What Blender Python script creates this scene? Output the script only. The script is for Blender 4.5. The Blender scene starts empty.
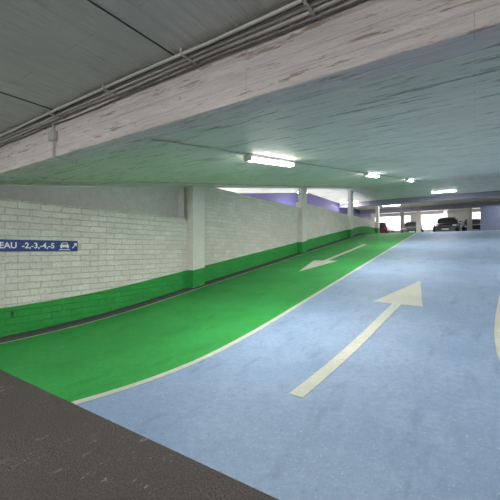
import bpy, bmesh, math, random
from mathutils import Vector, Matrix
random.seed(4)
S=bpy.context.scene
S.view_settings.view_transform='Standard'
COL=S.collection

# ------------------------------------------------------------ heights
def zr(y):
    if y<1.9: return 0.0
    if y<5.55: return .0178*(y-1.9)**2
    if y<24: return .2371+.13*(y-5.55)
    if y<28: return 2.6356+.13*(y-24)-.01625*(y-24)**2
    return 2.8956
DECK=2.8956
SL=.144
def zc(y): return min(2.43+SL*y,5.5)

# ------------------------------------------------------------ materials
def nt(name):
    m=bpy.data.materials.new(name); m.use_nodes=True
    t=m.node_tree; b=t.nodes['Principled BSDF']; return m,t,b
def N(t,k,**kw):
    n=t.nodes.new(k)
    for a,v in kw.items(): setattr(n,a,v)
    return n
def mixc(t,fac,a,b,blend='MIX'):
    n=N(t,'ShaderNodeMix',data_type='RGBA',blend_type=blend)
    for sock,v in ((n.inputs[0],fac),(n.inputs[6],a),(n.inputs[7],b)):
        if hasattr(v,'links'): t.links.new(v,sock)
        else: sock.default_value=v if not isinstance(v,tuple) else (*v,1)
    return n.outputs[2]
def noise(t,vec,scale,detail=5,rough=.6,stretch=(1,1,1)):
    mp=N(t,'ShaderNodeMapping'); mp.inputs['Scale'].default_value=stretch
    t.links.new(vec,mp.inputs['Vector'])
    n=N(t,'ShaderNodeTexNoise'); n.inputs['Scale'].default_value=scale
    n.inputs['Detail'].default_value=detail; n.inputs['Roughness'].default_value=rough
    t.links.new(mp.outputs[0],n.inputs['Vector']); return n.outputs['Fac']
def ramp(t,f,lo,hi):
    r=N(t,'ShaderNodeMapRange'); r.inputs['From Min'].default_value=lo; r.inputs['From Max'].default_value=hi
    t.links.new(f,r.inputs['Value']); return r.outputs[0]
def mul(t,a,k):
    mm=N(t,'ShaderNodeMath',operation='MULTIPLY'); t.links.new(a,mm.inputs[0])
    if hasattr(k,'links'): t.links.new(k,mm.inputs[1])
    else: mm.inputs[1].default_value=k
    return mm.outputs[0]
def bump(t,b,h,strength,dist=.01,prev=None):
    n=N(t,'ShaderNodeBump'); n.inputs['Strength'].default_value=strength; n.inputs['Distance'].default_value=dist
    t.links.new(h,n.inputs['Height'])
    if prev: t.links.new(prev,n.inputs['Normal'])
    t.links.new(n.outputs[0],b.inputs['Normal']); return n.outputs[0]
def coord(t): return N(t,'ShaderNodeTexCoord').outputs['Object']

def plain(name,col,rough=.5,metal=0,em=0):
    m,t,b=nt(name); c=coord(t)
    f=noise(t,c,9); d=tuple(x*.85 for x in col)
    t.links.new(mixc(t,ramp(t,f,.35,.7),col,d),b.inputs['Base Color'])
    b.inputs['Roughness'].default_value=rough; b.inputs['Metallic'].default_value=metal
    if em:
        b.inputs['Emission Color'].default_value=(1,.98,.93,1); b.inputs['Emission Strength'].default_value=em
    return m

def floorpaint(name,col,dark,worn,rough=.45,scuff=.5):
    m,t,b=nt(name); c=coord(t)
    c1=mixc(t,ramp(t,noise(t,c,.9,7,.65),.4,.62),col,dark)
    c1=mixc(t,mul(t,ramp(t,noise(t,c,14,5,.7),.4,.65),.5),c1,tuple(x*.82 for x in dark))
    sp=ramp(t,noise(t,c,45,3,.7),.60,.67)
    c2=mixc(t,sp,c1,worn)
    st=ramp(t,noise(t,c,3.5,8,.75,(1,.3,1)),.54,.68)
    c3=mixc(t,mul(t,st,scuff),c2,tuple(x*.66 for x in dark))
    sp2=ramp(t,noise(t,c,20,5,.75),.645,.67)
    c3=mixc(t,mul(t,sp2,.65),c3,tuple(x*.42 for x in dark))
    t.links.new(c3,b.inputs['Base Color']); b.inputs['Roughness'].default_value=rough
    b.inputs['Specular IOR Level'].default_value=.3
    bump(t,b,noise(t,c,60,4),.5,.007)
    return m
M_blue=floorpaint('blue_floor_paint',(.25,.345,.50),(.20,.29,.44),(.36,.44,.56),.6,.6)
M_green=floorpaint('green_floor_paint',(.032,.32,.066),(.024,.255,.05),(.06,.30,.10),.6,.6)
M_line=floorpaint('white_floor_paint',(.56,.56,.49),(.45,.47,.41),(.34,.40,.34),.6,.6)
def asphalt():
    m,t,b=nt('asphalt'); c=coord(t)
    v=noise(t,c,70,4,.85)
    c1=mixc(t,ramp(t,v,.42,.60),(.018,.015,.015),(.135,.115,.11))
    c2=mixc(t,mul(t,ramp(t,noise(t,c,1.3,6),.4,.62),.5),c1,(.06,.052,.05))
    msk=mul(t,ramp(t,noise(t,c,11,8,.85,(1,.35,1)),.58,.62),ramp(t,noise(t,c,1.1,2,.5),.50,.6))
    c3=mixc(t,msk,c2,(.30,.29,.27))
    vo=N(t,'ShaderNodeTexVoronoi',feature='DISTANCE_TO_EDGE'); vo.inputs['Scale'].default_value=.6
    mp=N(t,'ShaderNodeVectorMath',operation='ADD'); t.links.new(c,mp.inputs[0])
    nn=N(t,'ShaderNodeTexNoise'); nn.inputs['Scale'].default_value=3; t.links.new(c,nn.inputs['Vector'])
    sc=N(t,'ShaderNodeVectorMath',operation='SCALE'); t.links.new(nn.outputs['Color'],sc.inputs[0]); sc.inputs['Scale'].default_value=.5
    t.links.new(sc.outputs[0],mp.inputs[1]); t.links.new(mp.outputs[0],vo.inputs['Vector'])
    cr=ramp(t,vo.outputs['Distance'],.005,.001)
    c4=mixc(t,mul(t,cr,.4),c3,(.02,.018,.018))
    t.links.new(c4,b.inputs['Base Color']); b.inputs['Roughness'].default_value=.8
    bump(t,b,v,.9,.014); return m
M_asph=asphalt()

def brick(name,col,mort,stain,grime=0):
    m,t,b=nt(name); c=coord(t)
    s=N(t,'ShaderNodeSeparateXYZ'); t.links.new(c,s.inputs[0])
    k=N(t,'ShaderNodeCombineXYZ'); t.links.new(s.outputs[1],k.inputs[0]); t.links.new(s.outputs[2],k.inputs[1])
    nn=N(t,'ShaderNodeTexNoise'); nn.inputs['Scale'].default_value=6; t.links.new(k.outputs[0],nn.inputs['Vector'])
    sc=N(t,'ShaderNodeVectorMath',operation='SCALE'); t.links.new(nn.outputs['Color'],sc.inputs[0]); sc.inputs['Scale'].default_value=.026
    ad=N(t,'ShaderNodeVectorMath',operation='ADD'); t.links.new(k.outputs[0],ad.inputs[0]); t.links.new(sc.outputs[0],ad.inputs[1])
    br=N(t,'ShaderNodeTexBrick'); br.inputs['Scale'].default_value=1
    br.inputs['Brick Width'].default_value=.40; br.inputs['Row Height'].default_value=.125
    br.inputs['Mortar Size'].default_value=.010; br.inputs['Mortar Smooth'].default_value=1
    br.inputs['Color1'].default_value=(*col,1); br.inputs['Color2'].default_value=(*[x*.86 for x in col],1)
    br.inputs['Mortar'].default_value=(*mort,1)
    t.links.new(ad.outputs[0],br.inputs['Vector'])
    c2=mixc(t,mul(t,ramp(t,noise(t,c,2.0,8,.75),.45,.64),.75),br.outputs['Color'],stain)
    c3=mixc(t,mul(t,ramp(t,noise(t,c,17,6,.75),.55,.62),.75),c2,tuple(x*.72 for x in stain))
    c4=mixc(t,mul(t,ramp(t,noise(t,c,9,7,.8,(1,.8,2)),.63,.66),grime),c3,(.26,.23,.20))
    t.links.new(c4,b.inputs['Base Color']); b.inputs['Roughness'].default_value=.6
    b.inputs['Specular IOR Level'].default_value=.3
    p=bump(t,b,noise(t,c,24,6,.7),.9,.024)
    inv=N(t,'ShaderNodeMath',operation='SUBTRACT'); inv.inputs[0].default_value=1; t.links.new(br.outputs['Fac'],inv.inputs[1])
    bump(t,b,inv.outputs[0],.9,.012,p)
    return m
M_brick=brick('white_painted_block',(.80,.775,.73),(.58,.56,.53),(.62,.59,.55),.6)
M_brickg=brick('green_painted_block',(.03,.34,.066),(.024,.29,.056),(.026,.27,.052))

def concrete(name,col,dark,stain,axis='x',board=.12,stainamt=.58,bs=.6,sa=.8,ss=7):
    m,t,b=nt(name); c=coord(t)
    st=(.3,5,5) if axis=='x' else (5,.3,5)
    g=noise(t,c,6.0,8,.75,st)
    c1=mixc(t,ramp(t,g,.42,.60),col,dark)
    bl=noise(t,c,1.1,7,.65)
    c2=mixc(t,mul(t,ramp(t,bl,.42,.65),.7),c1,dark)
    sc=noise(t,c,ss,8,.75,(.35,2.6,2.6) if axis=='x' else (2.6,.35,2.6))
    c3=mixc(t,mul(t,ramp(t,sc,stainamt,stainamt+.05),sa),c2,stain)
    s=N(t,'ShaderNodeSeparateXYZ'); t.links.new(c,s.inputs[0])
    k=N(t,'ShaderNodeCombineXYZ')
    if axis=='x':
        t.links.new(s.outputs[0],k.inputs[0])
        a=N(t,'ShaderNodeMath',operation='ADD'); t.links.new(s.outputs[1],a.inputs[0]); t.links.new(s.outputs[2],a.inputs[1])
        t.links.new(a.outputs[0],k.inputs[1])
    else:
        t.links.new(s.outputs[1],k.inputs[0]); t.links.new(s.outputs[0],k.inputs[1])
    br=N(t,'ShaderNodeTexBrick'); br.inputs['Scale'].default_value=1
    br.inputs['Brick Width'].default_value=2.6; br.inputs['Row Height'].default_value=board
    br.inputs['Mortar Size'].default_value=.003; br.inputs['Mortar Smooth'].default_value=.4
    t.links.new(k.outputs[0],br.inputs['Vector'])
    c4=mixc(t,mul(t,br.outputs['Fac'],.4),c3,tuple(x*.5 for x in dark))
    t.links.new(c4,b.inputs['Base Color']); b.inputs['Roughness'].default_value=.55
    b.inputs['Specular IOR Level'].default_value=.4
    p=bump(t,b,g,bs,.03)
    p=bump(t,b,sc,bs,.03,p)
    inv=N(t,'ShaderNodeMath',operation='SUBTRACT'); inv.inputs[0].default_value=1; t.links.new(br.outputs['Fac'],inv.inputs[1])
    bump(t,b,inv.outputs[0],.6,.01,p)
    return m
M_beam=concrete('whitewashed_beam',(.86,.82,.80),(.66,.62,.60),(.36,.27,.22),'x',.11,.565,.8,.85)
M_ceil=concrete('mint_ceiling_paint',(.94,.93,.81),(.76,.77,.66),(.30,.32,.26),'x',.16,.555,1.0,.9,4.5)  # dark streaks put relief shade into the colour, where grazing light is missing
M_ceilg=concrete('grey_ceiling_paint',(.64,.625,.59),(.52,.51,.48),(.34,.33,.31),'y',.42,.60,.6,.6)
M_pil=concrete('white_column_paint',(.78,.76,.72),(.64,.62,.58),(.45,.42,.38),'x',.3,.62,.4)
M_dark=plain('dark_kerb',(.05,.055,.055),.8)
M_purple=plain('violet_wall_paint',(.12,.11,.29),.6)
M_purpled=plain('violet_beam_paint',(.30,.30,.38),.6)
M_dconc=plain('deck_concrete',(.40,.39,.40),.6)
M_gwall=plain('pale_wall_paint',(.66,.66,.64),.6)
M_steel=plain('galvanised_conduit',(.55,.54,.52),.45,.3)
M_cable=plain('dark_cable',(.10,.10,.10),.6)
M_housing=plain('lamp_housing',(.75,.76,.74),.4)
M_tube=plain('lamp_diffuser',(.95,.95,.93),.4,0,24)
M_sign=plain('sign_blue',(.010,.038,.23),.35)
M_signw=plain('sign_white',(.85,.87,.9),.4)
M_black=plain('black_rubber',(.02,.02,.02),.6)
M_rim=plain('alloy',(.5,.5,.52),.3,.8)
M_glass=plain('car_glass',(.05,.065,.075),.08)
M_hl=plain('headlight_lens',(.85,.87,.9),.1)
M_tl=plain('taillight_lens',(.6,.02,.02),.2)

# ------------------------------------------------------------ mesh helpers
def mk(name,verts,faces,mats,mi=None,parent=None,smooth=False):
    me=bpy.data.meshes.new(name); me.from_pydata(verts,[],faces)
    for m in (mats if isinstance(mats,list) else [mats]): me.materials.append(m)
    if mi:
        for p,i in zip(me.polygons,mi): p.material_index=i
    bm=bmesh.new(); bm.from_mesh(me); bmesh.ops.recalc_face_normals(bm,faces=bm.faces); bm.to_mesh(me); bm.free()
    if smooth:
        for p in me.polygons: p.use_smooth=True
    o=bpy.data.objects.new(name,me); COL.objects.link(o)
    if parent: o.parent=parent
    return o
def boxdata(x0,x1,y0,y1,z0,z1):
    v=[(x,y,z) for x in(x0,x1) for y in(y0,y1) for z in(z0,z1)]
    f=[(0,1,3,2),(4,6,7,5),(0,4,5,1),(2,3,7,6),(0,2,6,4),(1,5,7,3)]
    return v,f
def box(name,x0,x1,y0,y1,z0,z1,m,parent=None,bev=0):
    o=mk(name,*boxdata(x0,x1,y0,y1,z0,z1),m,None,parent)
    if bev:
        md=o.modifiers.new('bevel','BEVEL'); md.width=bev; md.segments=2
    return o
def multi(name,boxes,mats,parent=None):
    V=[];F=[];I=[]
    for b in boxes:
        v,f=boxdata(*b[:6]); n=len(V); V+=v; F+=[tuple(i+n for i in q) for q in f]; I+=[b[6]]*6
    return mk(name,V,F,mats,I,parent)
def ys(a,b,step=.4):
    n=max(1,int(math.ceil((b-a)/step))); return [a+(b-a)*i/n for i in range(n+1)]
def slab(name,yl,xl,xr,zb,zt,mat,parent=None):
    V=[];F=[]
    for y in yl: V+=[(xl(y),y,zb(y)),(xr(y),y,zb(y)),(xr(y),y,zt(y)),(xl(y),y,zt(y))]
    n=len(yl)
    for i in range(n-1):
        a=4*i;b=a+4
        for k in range(4): F.append((a+k,a+(k+1)%4,b+(k+1)%4,b+k))
    F+=[(0,1,2,3),tuple(4*(n-1)+k for k in (3,2,1,0))]
    return mk(name,V,F,mat,None,parent)
C=lambda v:(lambda y:v)
def flatpoly(name,pts,mat,lift=.004,parent=None):
    V=[];F=[]
    for y,xl,xr in pts: V+=[(xl,y,zr(y)+lift),(xr,y,zr(y)+lift)]
    for i in range(len(pts)-1):
        a=2*i; F.append((a,a+1,a+3,a+2))
    return mk(name,V,F,mat,None,parent)
def curve(name,pts,r,mat,parent=None):
    c=bpy.data.curves.new(name,'CURVE'); c.dimensions='3D'; c.bevel_depth=r; c.bevel_resolution=3; c.use_fill_caps=True
    s=c.splines.new('POLY'); s.points.add(len(pts)-1)
    for p,q in zip(s.points,pts): p.co=(*q,1)
    c.materials.append(mat)
    o=bpy.data.objects.new(name,c); COL.objects.link(o)
    if parent:o.parent=parent
    return o
def empty(name,loc=(0,0,0),rz=0):
    e=bpy.data.objects.new(name,None); e.location=loc; e.rotation_euler=(0,0,rz); e.empty_display_size=.2; COL.objects.link(e); return e

# ------------------------------------------------------------ floors
XL,XR=-7.0,5.5
def xline(y):
    if y<1.9: return -3.48
    if y<3.9:
        u=(3.9-y)/2.0; return -3.22-.26*u*u
    return -3.22
box('floor',XL-.3,XR+.3,-9,1.9,-.2,0,M_asph)
yl=ys(1.9,28,.3)
slab('ramp_floor_green_lane',yl,C(XL),xline,lambda y:zr(y)-.25,zr,M_green)
slab('ramp_floor_blue_lane',yl,xline,C(XR),lambda y:zr(y)-.25,zr,M_blue)
box('floor_upper_deck',-14,10,28,38.5,DECK-.25,DECK,M_dconc)
flatpoly('lane_divider_line',[(y,xline(y)-.05,xline(y)+.05) for y in yl],M_line)
flatpoly('edge_line',[(y,-6.74,-6.69) for y in yl],M_line)

def arrow(name,tail,tip,headlen,hw,sw,zlift=.005):
    d=Vector((tip[0]-tail[0],tip[1]-tail[1])); L=d.length; d/=L; p=Vector((d.y,-d.x))
    V=[];F=[]
    def add(s,w):
        for k in (-1,1):
            q=Vector(tail)+d*s+p*w*k; V.append((q.x,q.y,zr(q.y)+zlift))
    n=16; sh=L-headlen
    for i in range(n+1): add(sh*i/n,sw)
    for i in range(n): F.append((2*i,2*i+1,2*i+3,2*i+2))
    b=len(V); m=8
    for i in range(m+1): add(sh+headlen*i/m,hw*(1-i/m)+.002)
    for i in range(m): F.append((b+2*i,b+2*i+1,b+2*i+3,b+2*i+2))
    return mk(name,V,F,M_line)
arrow('painted_arrow',(-1.60,3.28),(-1.19,9.8),2.35,.48,.085)
arrow('painted_arrow',(-4.85,18.3),(-4.95,10.4),2.4,.50,.10)
isl=[(4.75,.44,.50),(4.8,.37,.58),(4.95,.31,.66),(5.2,.265,.72),(5.6,.24,.75),(6.2,.24,.76),(7,.28,.77),(8,.36,.8),(9.2,.47,.82),(11,.62,.9),(14,.86,1.05)]
flatpoly('island_marking',isl,M_line)

# ------------------------------------------------------------ left wall
TOPS=[(-9,7.4,2.52),(7.4,14.9,3.62),(14.9,22.4,3.92),(22.4,30,4.0)]
wl=empty('wall_left')
slab('kerb',ys(-9,28,.3),C(XL),C(-6.76),lambda y:zr(y)-.02,lambda y:zr(y)+.05,M_dark,wl)
for i,(a,b,top) in enumerate(TOPS):
    yy=ys(a,b,.3)
    slab(f'green_band_{i}',yy,C(XL-.25),C(XL),lambda y:zr(y)-.3,lambda y:zr(y)+.56,M_brickg,wl)
    slab(f'block_bay_{i}',yy,C(XL-.25),C(XL),lambda y:zr(y)+.56,lambda y,t=top:max(zr(y)+.57,min(t,zc(y))),M_brick,wl)
for j,yc in enumerate((7.45,14.9,22.4,29.9)):
    yy=ys(yc-.25,yc+.25,.25)
    slab(f'pilaster_base_{j}',yy,C(XL),C(XL+.22),lambda y:zr(y)-.02,lambda y:zr(y)+.56,M_brickg,wl)
    slab(f'pilaster_shaft_{j}',yy,C(XL),C(XL+.22),lambda y:zr(y)+.56,lambda y:zc(y)+.02,M_pil,wl)
box('wall_back_aisle',-7.62,-7.5,-9,7.4,0,3.6,M_gwall)
box('wall_violet_aisle',-9.6,-9.45,7.4,38.5,0,5.9,M_purple)
box('wall_aisle_end',-9.5,-7.25,7.3,7.4,0,5.9,M_gwall)
box('wall_right',XR,XR+.25,-9,38.5,-.2,5.8,M_brick)
multi('wall_rear',[(XL-.3,-5.6,-9.2,-9,-.2,3.2,0),(4.6,XR+.3,-9.2,-9,-.2,3.2,0),(-5.6,4.6,-9.2,-9,2.75,3.2,0),(-.8,-.4,-9.2,-9,-.2,2.75,0)],[M_gwall])  # unseen wall; wide openings added to let daylight fill the landing
fw=[(-14,-9.2,38.5,38.7,DECK,5.6,0),(-9.2,10,38.5,38.7,DECK,3.7,0),(-9.2,10,38.5,38.7,5.2,5.6,0)]
for a,b in ((-5.6,-4.9),(-2.6,-.6),(1.2,1.8),(4,10)): fw.append((a,b,38.5,38.7,3.7,5.2,0))
multi('wall_far',fw,[M_gwall])

# ------------------------------------------------------------ ceilings + beams
cl=empty('ceiling_landing')
box('slab',XL-.3,XR+.3,-9,1.9,3.05,3.3,M_ceilg,cl)
multi('joints',[(x-.005,x+.005,-9,1.9,3.044,3.052,0) for x in (-5.4,-3.62,-1.86,-.1,1.66,3.4)],[M_dark],cl)
slab('ceiling',ys(2.12,22.3,.8),C(-9.6),C(XR+.3),zc,lambda y:zc(y)+.3,M_ceil)
box('ceiling_upper_deck',-14,10,22.3,38.7,5.5,5.8,M_ceil)
bm_=empty('concrete_beam')
box('beam_body',XL-.3,XR+.3,1.9,2.12,2.63,3.4,M_beam,bm_,.012)
for yb in (27.5,33.5):
    box('deck_beam',-9.4,10 if yb>30 else XR,yb,yb+.4,5.12,5.5,M_purpled)
for (cx,cy) in ((-8.2,33.5),(-4.2,33.5),(-.35,33.5),(-6.1,36.8),(-2.3,36.8)):
    box('column',cx-.18,cx+.18,cy,cy+.36,DECK,5.12 if cy<34 else 5.5,M_pil,None,.02)
box('wall_violet_panel',.35,3.4,30.4,30.7,DECK,4.85,plain('slate_violet_paint',(.16,.19,.31),.6))

# ------------------------------------------------------------ lamps
def lamp(x,y,along='y',power=70,L=1.45,zf=zc,slope=True):
    z=zf(y); e=empty('fluorescent_lamp',(x,y,z))
    if along=='x': e.rotation_euler=(0,0,math.pi/2)
    elif slope: e.rotation_euler=(math.atan(SL),0,0)
    h=L/2
    box('housing',-.06,.06,-h,h,-.05,-.003,M_housing,e,.01)
    box('diffuser',-.06,.06,-h+.03,h-.03,-.10,-.05,M_tube,e,.02)
    for s in (-1,1): box('end_cap',-.065,.065,s*h-.02,s*h+.02,-.105,-.01,M_housing,e,.006)
    ld=bpy.data.lights.new('lamp_light','AREA'); ld.shape='RECTANGLE'; ld.size=.11; ld.size_y=L-.1; ld.energy=power; ld.color=(1,.975,.92)
    lo=bpy.data.objects.new('lamp_light',ld); lo.location=(0,0,-.11); lo.parent=e; COL.objects.link(lo)
for y,x in ((4.85,-2.80),(11.0,-2.70),(17.4,-2.55)): lamp(x,y,power=120)
for y in (4.85,11,17.4): lamp(3.0,y,power=100)  # extra row out of view, added to even out the ramp light
flat=lambda y:5.5
lamp(-1.7,25.6,'x',80,1.45,flat); lamp(-6.0,31,'x',70,1.45,flat); lamp(2.5,29,'x',60,1.45,flat); lamp(-3,36,'x',60,1.45,flat)
land=lambda y:3.05
for x,y in ((-4.5,-1.4),(-1.0,-1.4),(2.5,-1.4),(-4.5,-5),(-1,-5),(2.5,-5)): lamp(x,y,'x',75,1.45,land)  # unseen landing lamps, added to light the foreground and beam face
lamp(-8.4,18,'y',40); lamp(-8.4,10.5,'y',25)
lamp(-8.4,27,'x',45,1.45,flat)

# ------------------------------------------------------------ conduits
cr=empty('conduit_run'); cr.parent=cl
for i,(y,z,r,m) in enumerate(((1.86,3.02,.016,M_steel),(1.82,3.02,.012,M_steel),(1.785,3.025,.010,M_cable),(1.75,3.022,.012,M_steel),(1.88,2.975,.008,M_cable))):
    pts=[(XL+.5*k,y+random.uniform(-.008,.008),z+random.uniform(-.008,.004)) for k in range(0,26)]
    curve(f'pipe_{i}',pts,r,m,cr)
multi('clips',[(x-.01,x+.01,1.73,1.895,3.0,3.045,0) for x in [-6.5+.95*k for k in range(13)]],[M_steel],cr)
curve('riser',[(-3.85,1.88,3.0),(-3.85,1.88,2.61),(-3.85,2.14,2.61),(-3.85,2.16,2.71),(-3.7,2.25,2.73),(-2.8,2.3,2.735),(-2.8,2.6,zc(2.6)-.018),(-2.78,4.2,zc(4.2)-.018)],.011,M_steel,cr)
box('junction_box',-3.91,-3.79,1.85,1.895,2.80,2.90,M_steel,cr,.006)
curve('ceiling_conduit',[(-2.8,5.5,zc(5.5)-.02),(-2.7,10.3,zc(10.3)-.02),(-2.55,17,zc(17)-.02),(-2.5,21,zc(21)-.02)],.013,M_steel)
curve('ceiling_conduit',[(-6.2,2.14,zc(2.14)-.02),(-6.15,7,zc(7)-.02),(-6.1,21,zc(21)-.02)],.012,M_steel)

# ------------------------------------------------------------ direction sign
sg=empty('direction_sign')
xs=XL+.03
box('plate',XL+.002,xs,1.75,3.90,1.575,1.79,M_sign,sg,.004)
def text(body,y,z,size,al='LEFT'):
    c=bpy.data.curves.new('lettering','FONT'); c.body=body; c.size=size; c.extrude=.001; c.offset=.003; c.align_x=al
    c.materials.append(M_signw); o=bpy.data.objects.new('lettering',c)
    o.rotation_euler=(math.pi/2,0,math.pi/2); o.location=(xs+.002,y,z); o.parent=sg; COL.objects.link(o); return o
text('NIVEAU',2.765,1.635,.15,'RIGHT')
text('-2,-3,-4,-5',2.845,1.635,.148)
def yzpoly(name,pts,parent,m,x=None):
    x=x or xs+.003
    return mk(name,[(x,a,b) for a,b in pts],[tuple(range(len(pts)))],m,None,parent)
def yb(a0,a1,b0,b1,n): return yzpoly(n,[(a0,b0),(a1,b0),(a1,b1),(a0,b1)],sg,M_signw)
O=.045
sh=lambda L:[(a+O,b) for a,b in L]
yzpoly('car_symbol',sh([(3.49,1.655),(3.67,1.655),(3.67,1.69),(3.655,1.71),(3.635,1.75),(3.525,1.75),(3.505,1.71),(3.49,1.69)]),sg,M_signw)
yzpoly('car_symbol_windscreen',sh([(3.527,1.708),(3.633,1.708),(3.622,1.738),(3.538,1.738)]),sg,M_sign,xs+.005)
yb(3.50+O,3.53+O,1.635,1.656,'car_symbol_wheel_a'); yb(3.63+O,3.66+O,1.635,1.656,'car_symbol_wheel_b')
yb(3.47+O,3.69+O,1.60,1.617,'road_symbol')
O=.02
yzpoly('arrow_shaft',sh([(3.755,1.645),(3.772,1.63),(3.845,1.71),(3.828,1.725)]),sg,M_signw)
yzpoly('arrow_head',sh([(3.860,1.748),(3.785,1.738),(3.850,1.672)]),sg,M_signw)
ps=empty('pedestrian_stencil')
k_=.7
fy=lambda L:[(2.70+(a-2.68)*k_,.44+(b-.41)*k_) for a,b in L]
yzpoly('head',fy([(2.68+.018*math.cos(k*.628),.50+.018*math.sin(k*.628)) for k in range(10)]),ps,M_dark,XL+.004)
yzpoly('torso',fy([(2.66,.47),(2.70,.47),(2.73,.40),(2.70,.41),(2.70,.38),(2.74,.30),(2.715,.30),(2.68,.36),(2.645,.30),(2.62,.30),(2.66,.38),(2.66,.41),(2.63,.40)]),ps,M_dark,XL+.004)

# ------------------------------------------------------------ cars
def car(x,y,rz,paint):
    e=empty('car',(x,y,DECK),rz)
    st=[(0,.70,.60,.63,.52),(.12,.84,.70,.75,.64),(.6,.88,.82,.88,.68),(1.1,.90,.90,.97,.70),(1.75,.90,.93,1.42,.58),(2.6,.90,.94,1.47,.58),(3.4,.89,.95,1.42,.56),(4.0,.87,.96,1.04,.64),(4.2,.83,.86,.9,.64),(4.28,.76,.6,.62,.6)]
    V=[];F=[];I=[]
    for (s,w,b,r,rw) in st:
        yy=s-2.14; h=[(w*.93,.22),(w,.42),(w,b-.12),(w*.96,b),(rw,r-.02),(rw*.5,r+.015)]
        V+=[(px,yy,pz) for px,pz in h]+[(-px,yy,pz) for px,pz in reversed(h)]
    n=12
    for i in range(len(st)-1):
        for k in range(n):
            F.append((n*i+k,n*i+(k+1)%n,n*(i+1)+(k+1)%n,n*(i+1)+k))
            g=0
            if k in (3,7) and 3<=i<=6: g=1
            if k in (4,5,6) and i in (3,6): g=1
            I.append(g)
    F+=[tuple(range(n)),tuple(n*(len(st)-1)+k for k in reversed(range(n)))]; I+=[0,0]
    o=mk('body',V,F,[paint,M_glass],I,e)
    multi('pillars',[(sx*.74-.02,sx*.74+.02,.42,.50,.93,1.40,0) for sx in(-1,1)],[paint],e)
    for sx in (-1,1):
        for wy in (-1.38,1.22):
            bm=bmesh.new(); bmesh.ops.create_cone(bm,cap_ends=True,segments=28,radius1=.315,radius2=.315,depth=.2,matrix=Matrix.Translation((sx*.82,wy,.315))@Matrix.Rotation(math.pi/2,4,'Y'))
            me=bpy.data.meshes.new('tyre'); bm.to_mesh(me); bm.free(); me.materials.append(M_black)
            q=bpy.data.objects.new('tyre',me); COL.objects.link(q); q.parent=e
            bm=bmesh.new(); bmesh.ops.create_cone(bm,cap_ends=True,segments=20,radius1=.2,radius2=.2,depth=.215,matrix=Matrix.Translation((sx*.82,wy,.315))@Matrix.Rotation(math.pi/2,4,'Y'))
            me=bpy.data.meshes.new('rim'); bm.to_mesh(me); bm.free(); me.materials.append(M_rim)
            q=bpy.data.objects.new('rim',me); COL.objects.link(q); q.parent=e
        box('headlight',sx*.62-.14,sx*.62+.14,-2.12,-1.98,.60,.71,M_hl,e,.02)
        box('taillight',sx*.70-.09,sx*.70+.09,2.02,2.12,.68,.88,M_tl,e,.02)
        box('mirror',sx*.98-.08,sx*.98+.08,-.95,-.85,.93,1.05,paint,e,.02)
    box('grille',-.42,.42,-2.16,-2.08,.42,.56,M_black,e,.01)
    box('number_plate',-.24,.24,-2.175,-2.15,.32,.42,M_signw,e)
cp=lambda n,c: plain(n,c,.25,.3)
car(-1.95,33.0,0,cp('black_car_paint',(.03,.032,.04)))
car(-7.9,36.2,math.pi,cp('maroon_car_paint',(.12,.03,.04)))
car(-5.0,36.0,.1,cp('grey_car_paint',(.16,.17,.20)))
car(-.15,35.8,.1,cp('dark_blue_car_paint',(.03,.05,.14)))

# ------------------------------------------------------------ world
w=bpy.data.worlds.new('world'); S.world=w; w.use_nodes=True
w.node_tree.nodes['Background'].inputs[0].default_value=(.98,.97,1,1); w.node_tree.nodes['Background'].inputs[1].default_value=3.9

# ------------------------------------------------------------ camera
cd=bpy.data.cameras.new('camera'); cd.sensor_width=36; cd.lens=36*337/500; cd.clip_end=200
co=bpy.data.objects.new('camera',cd); COL.objects.link(co); co.location=(0,0,1.6)
co.rotation_euler=(math.pi/2,0,math.radians(33.7)); S.camera=co
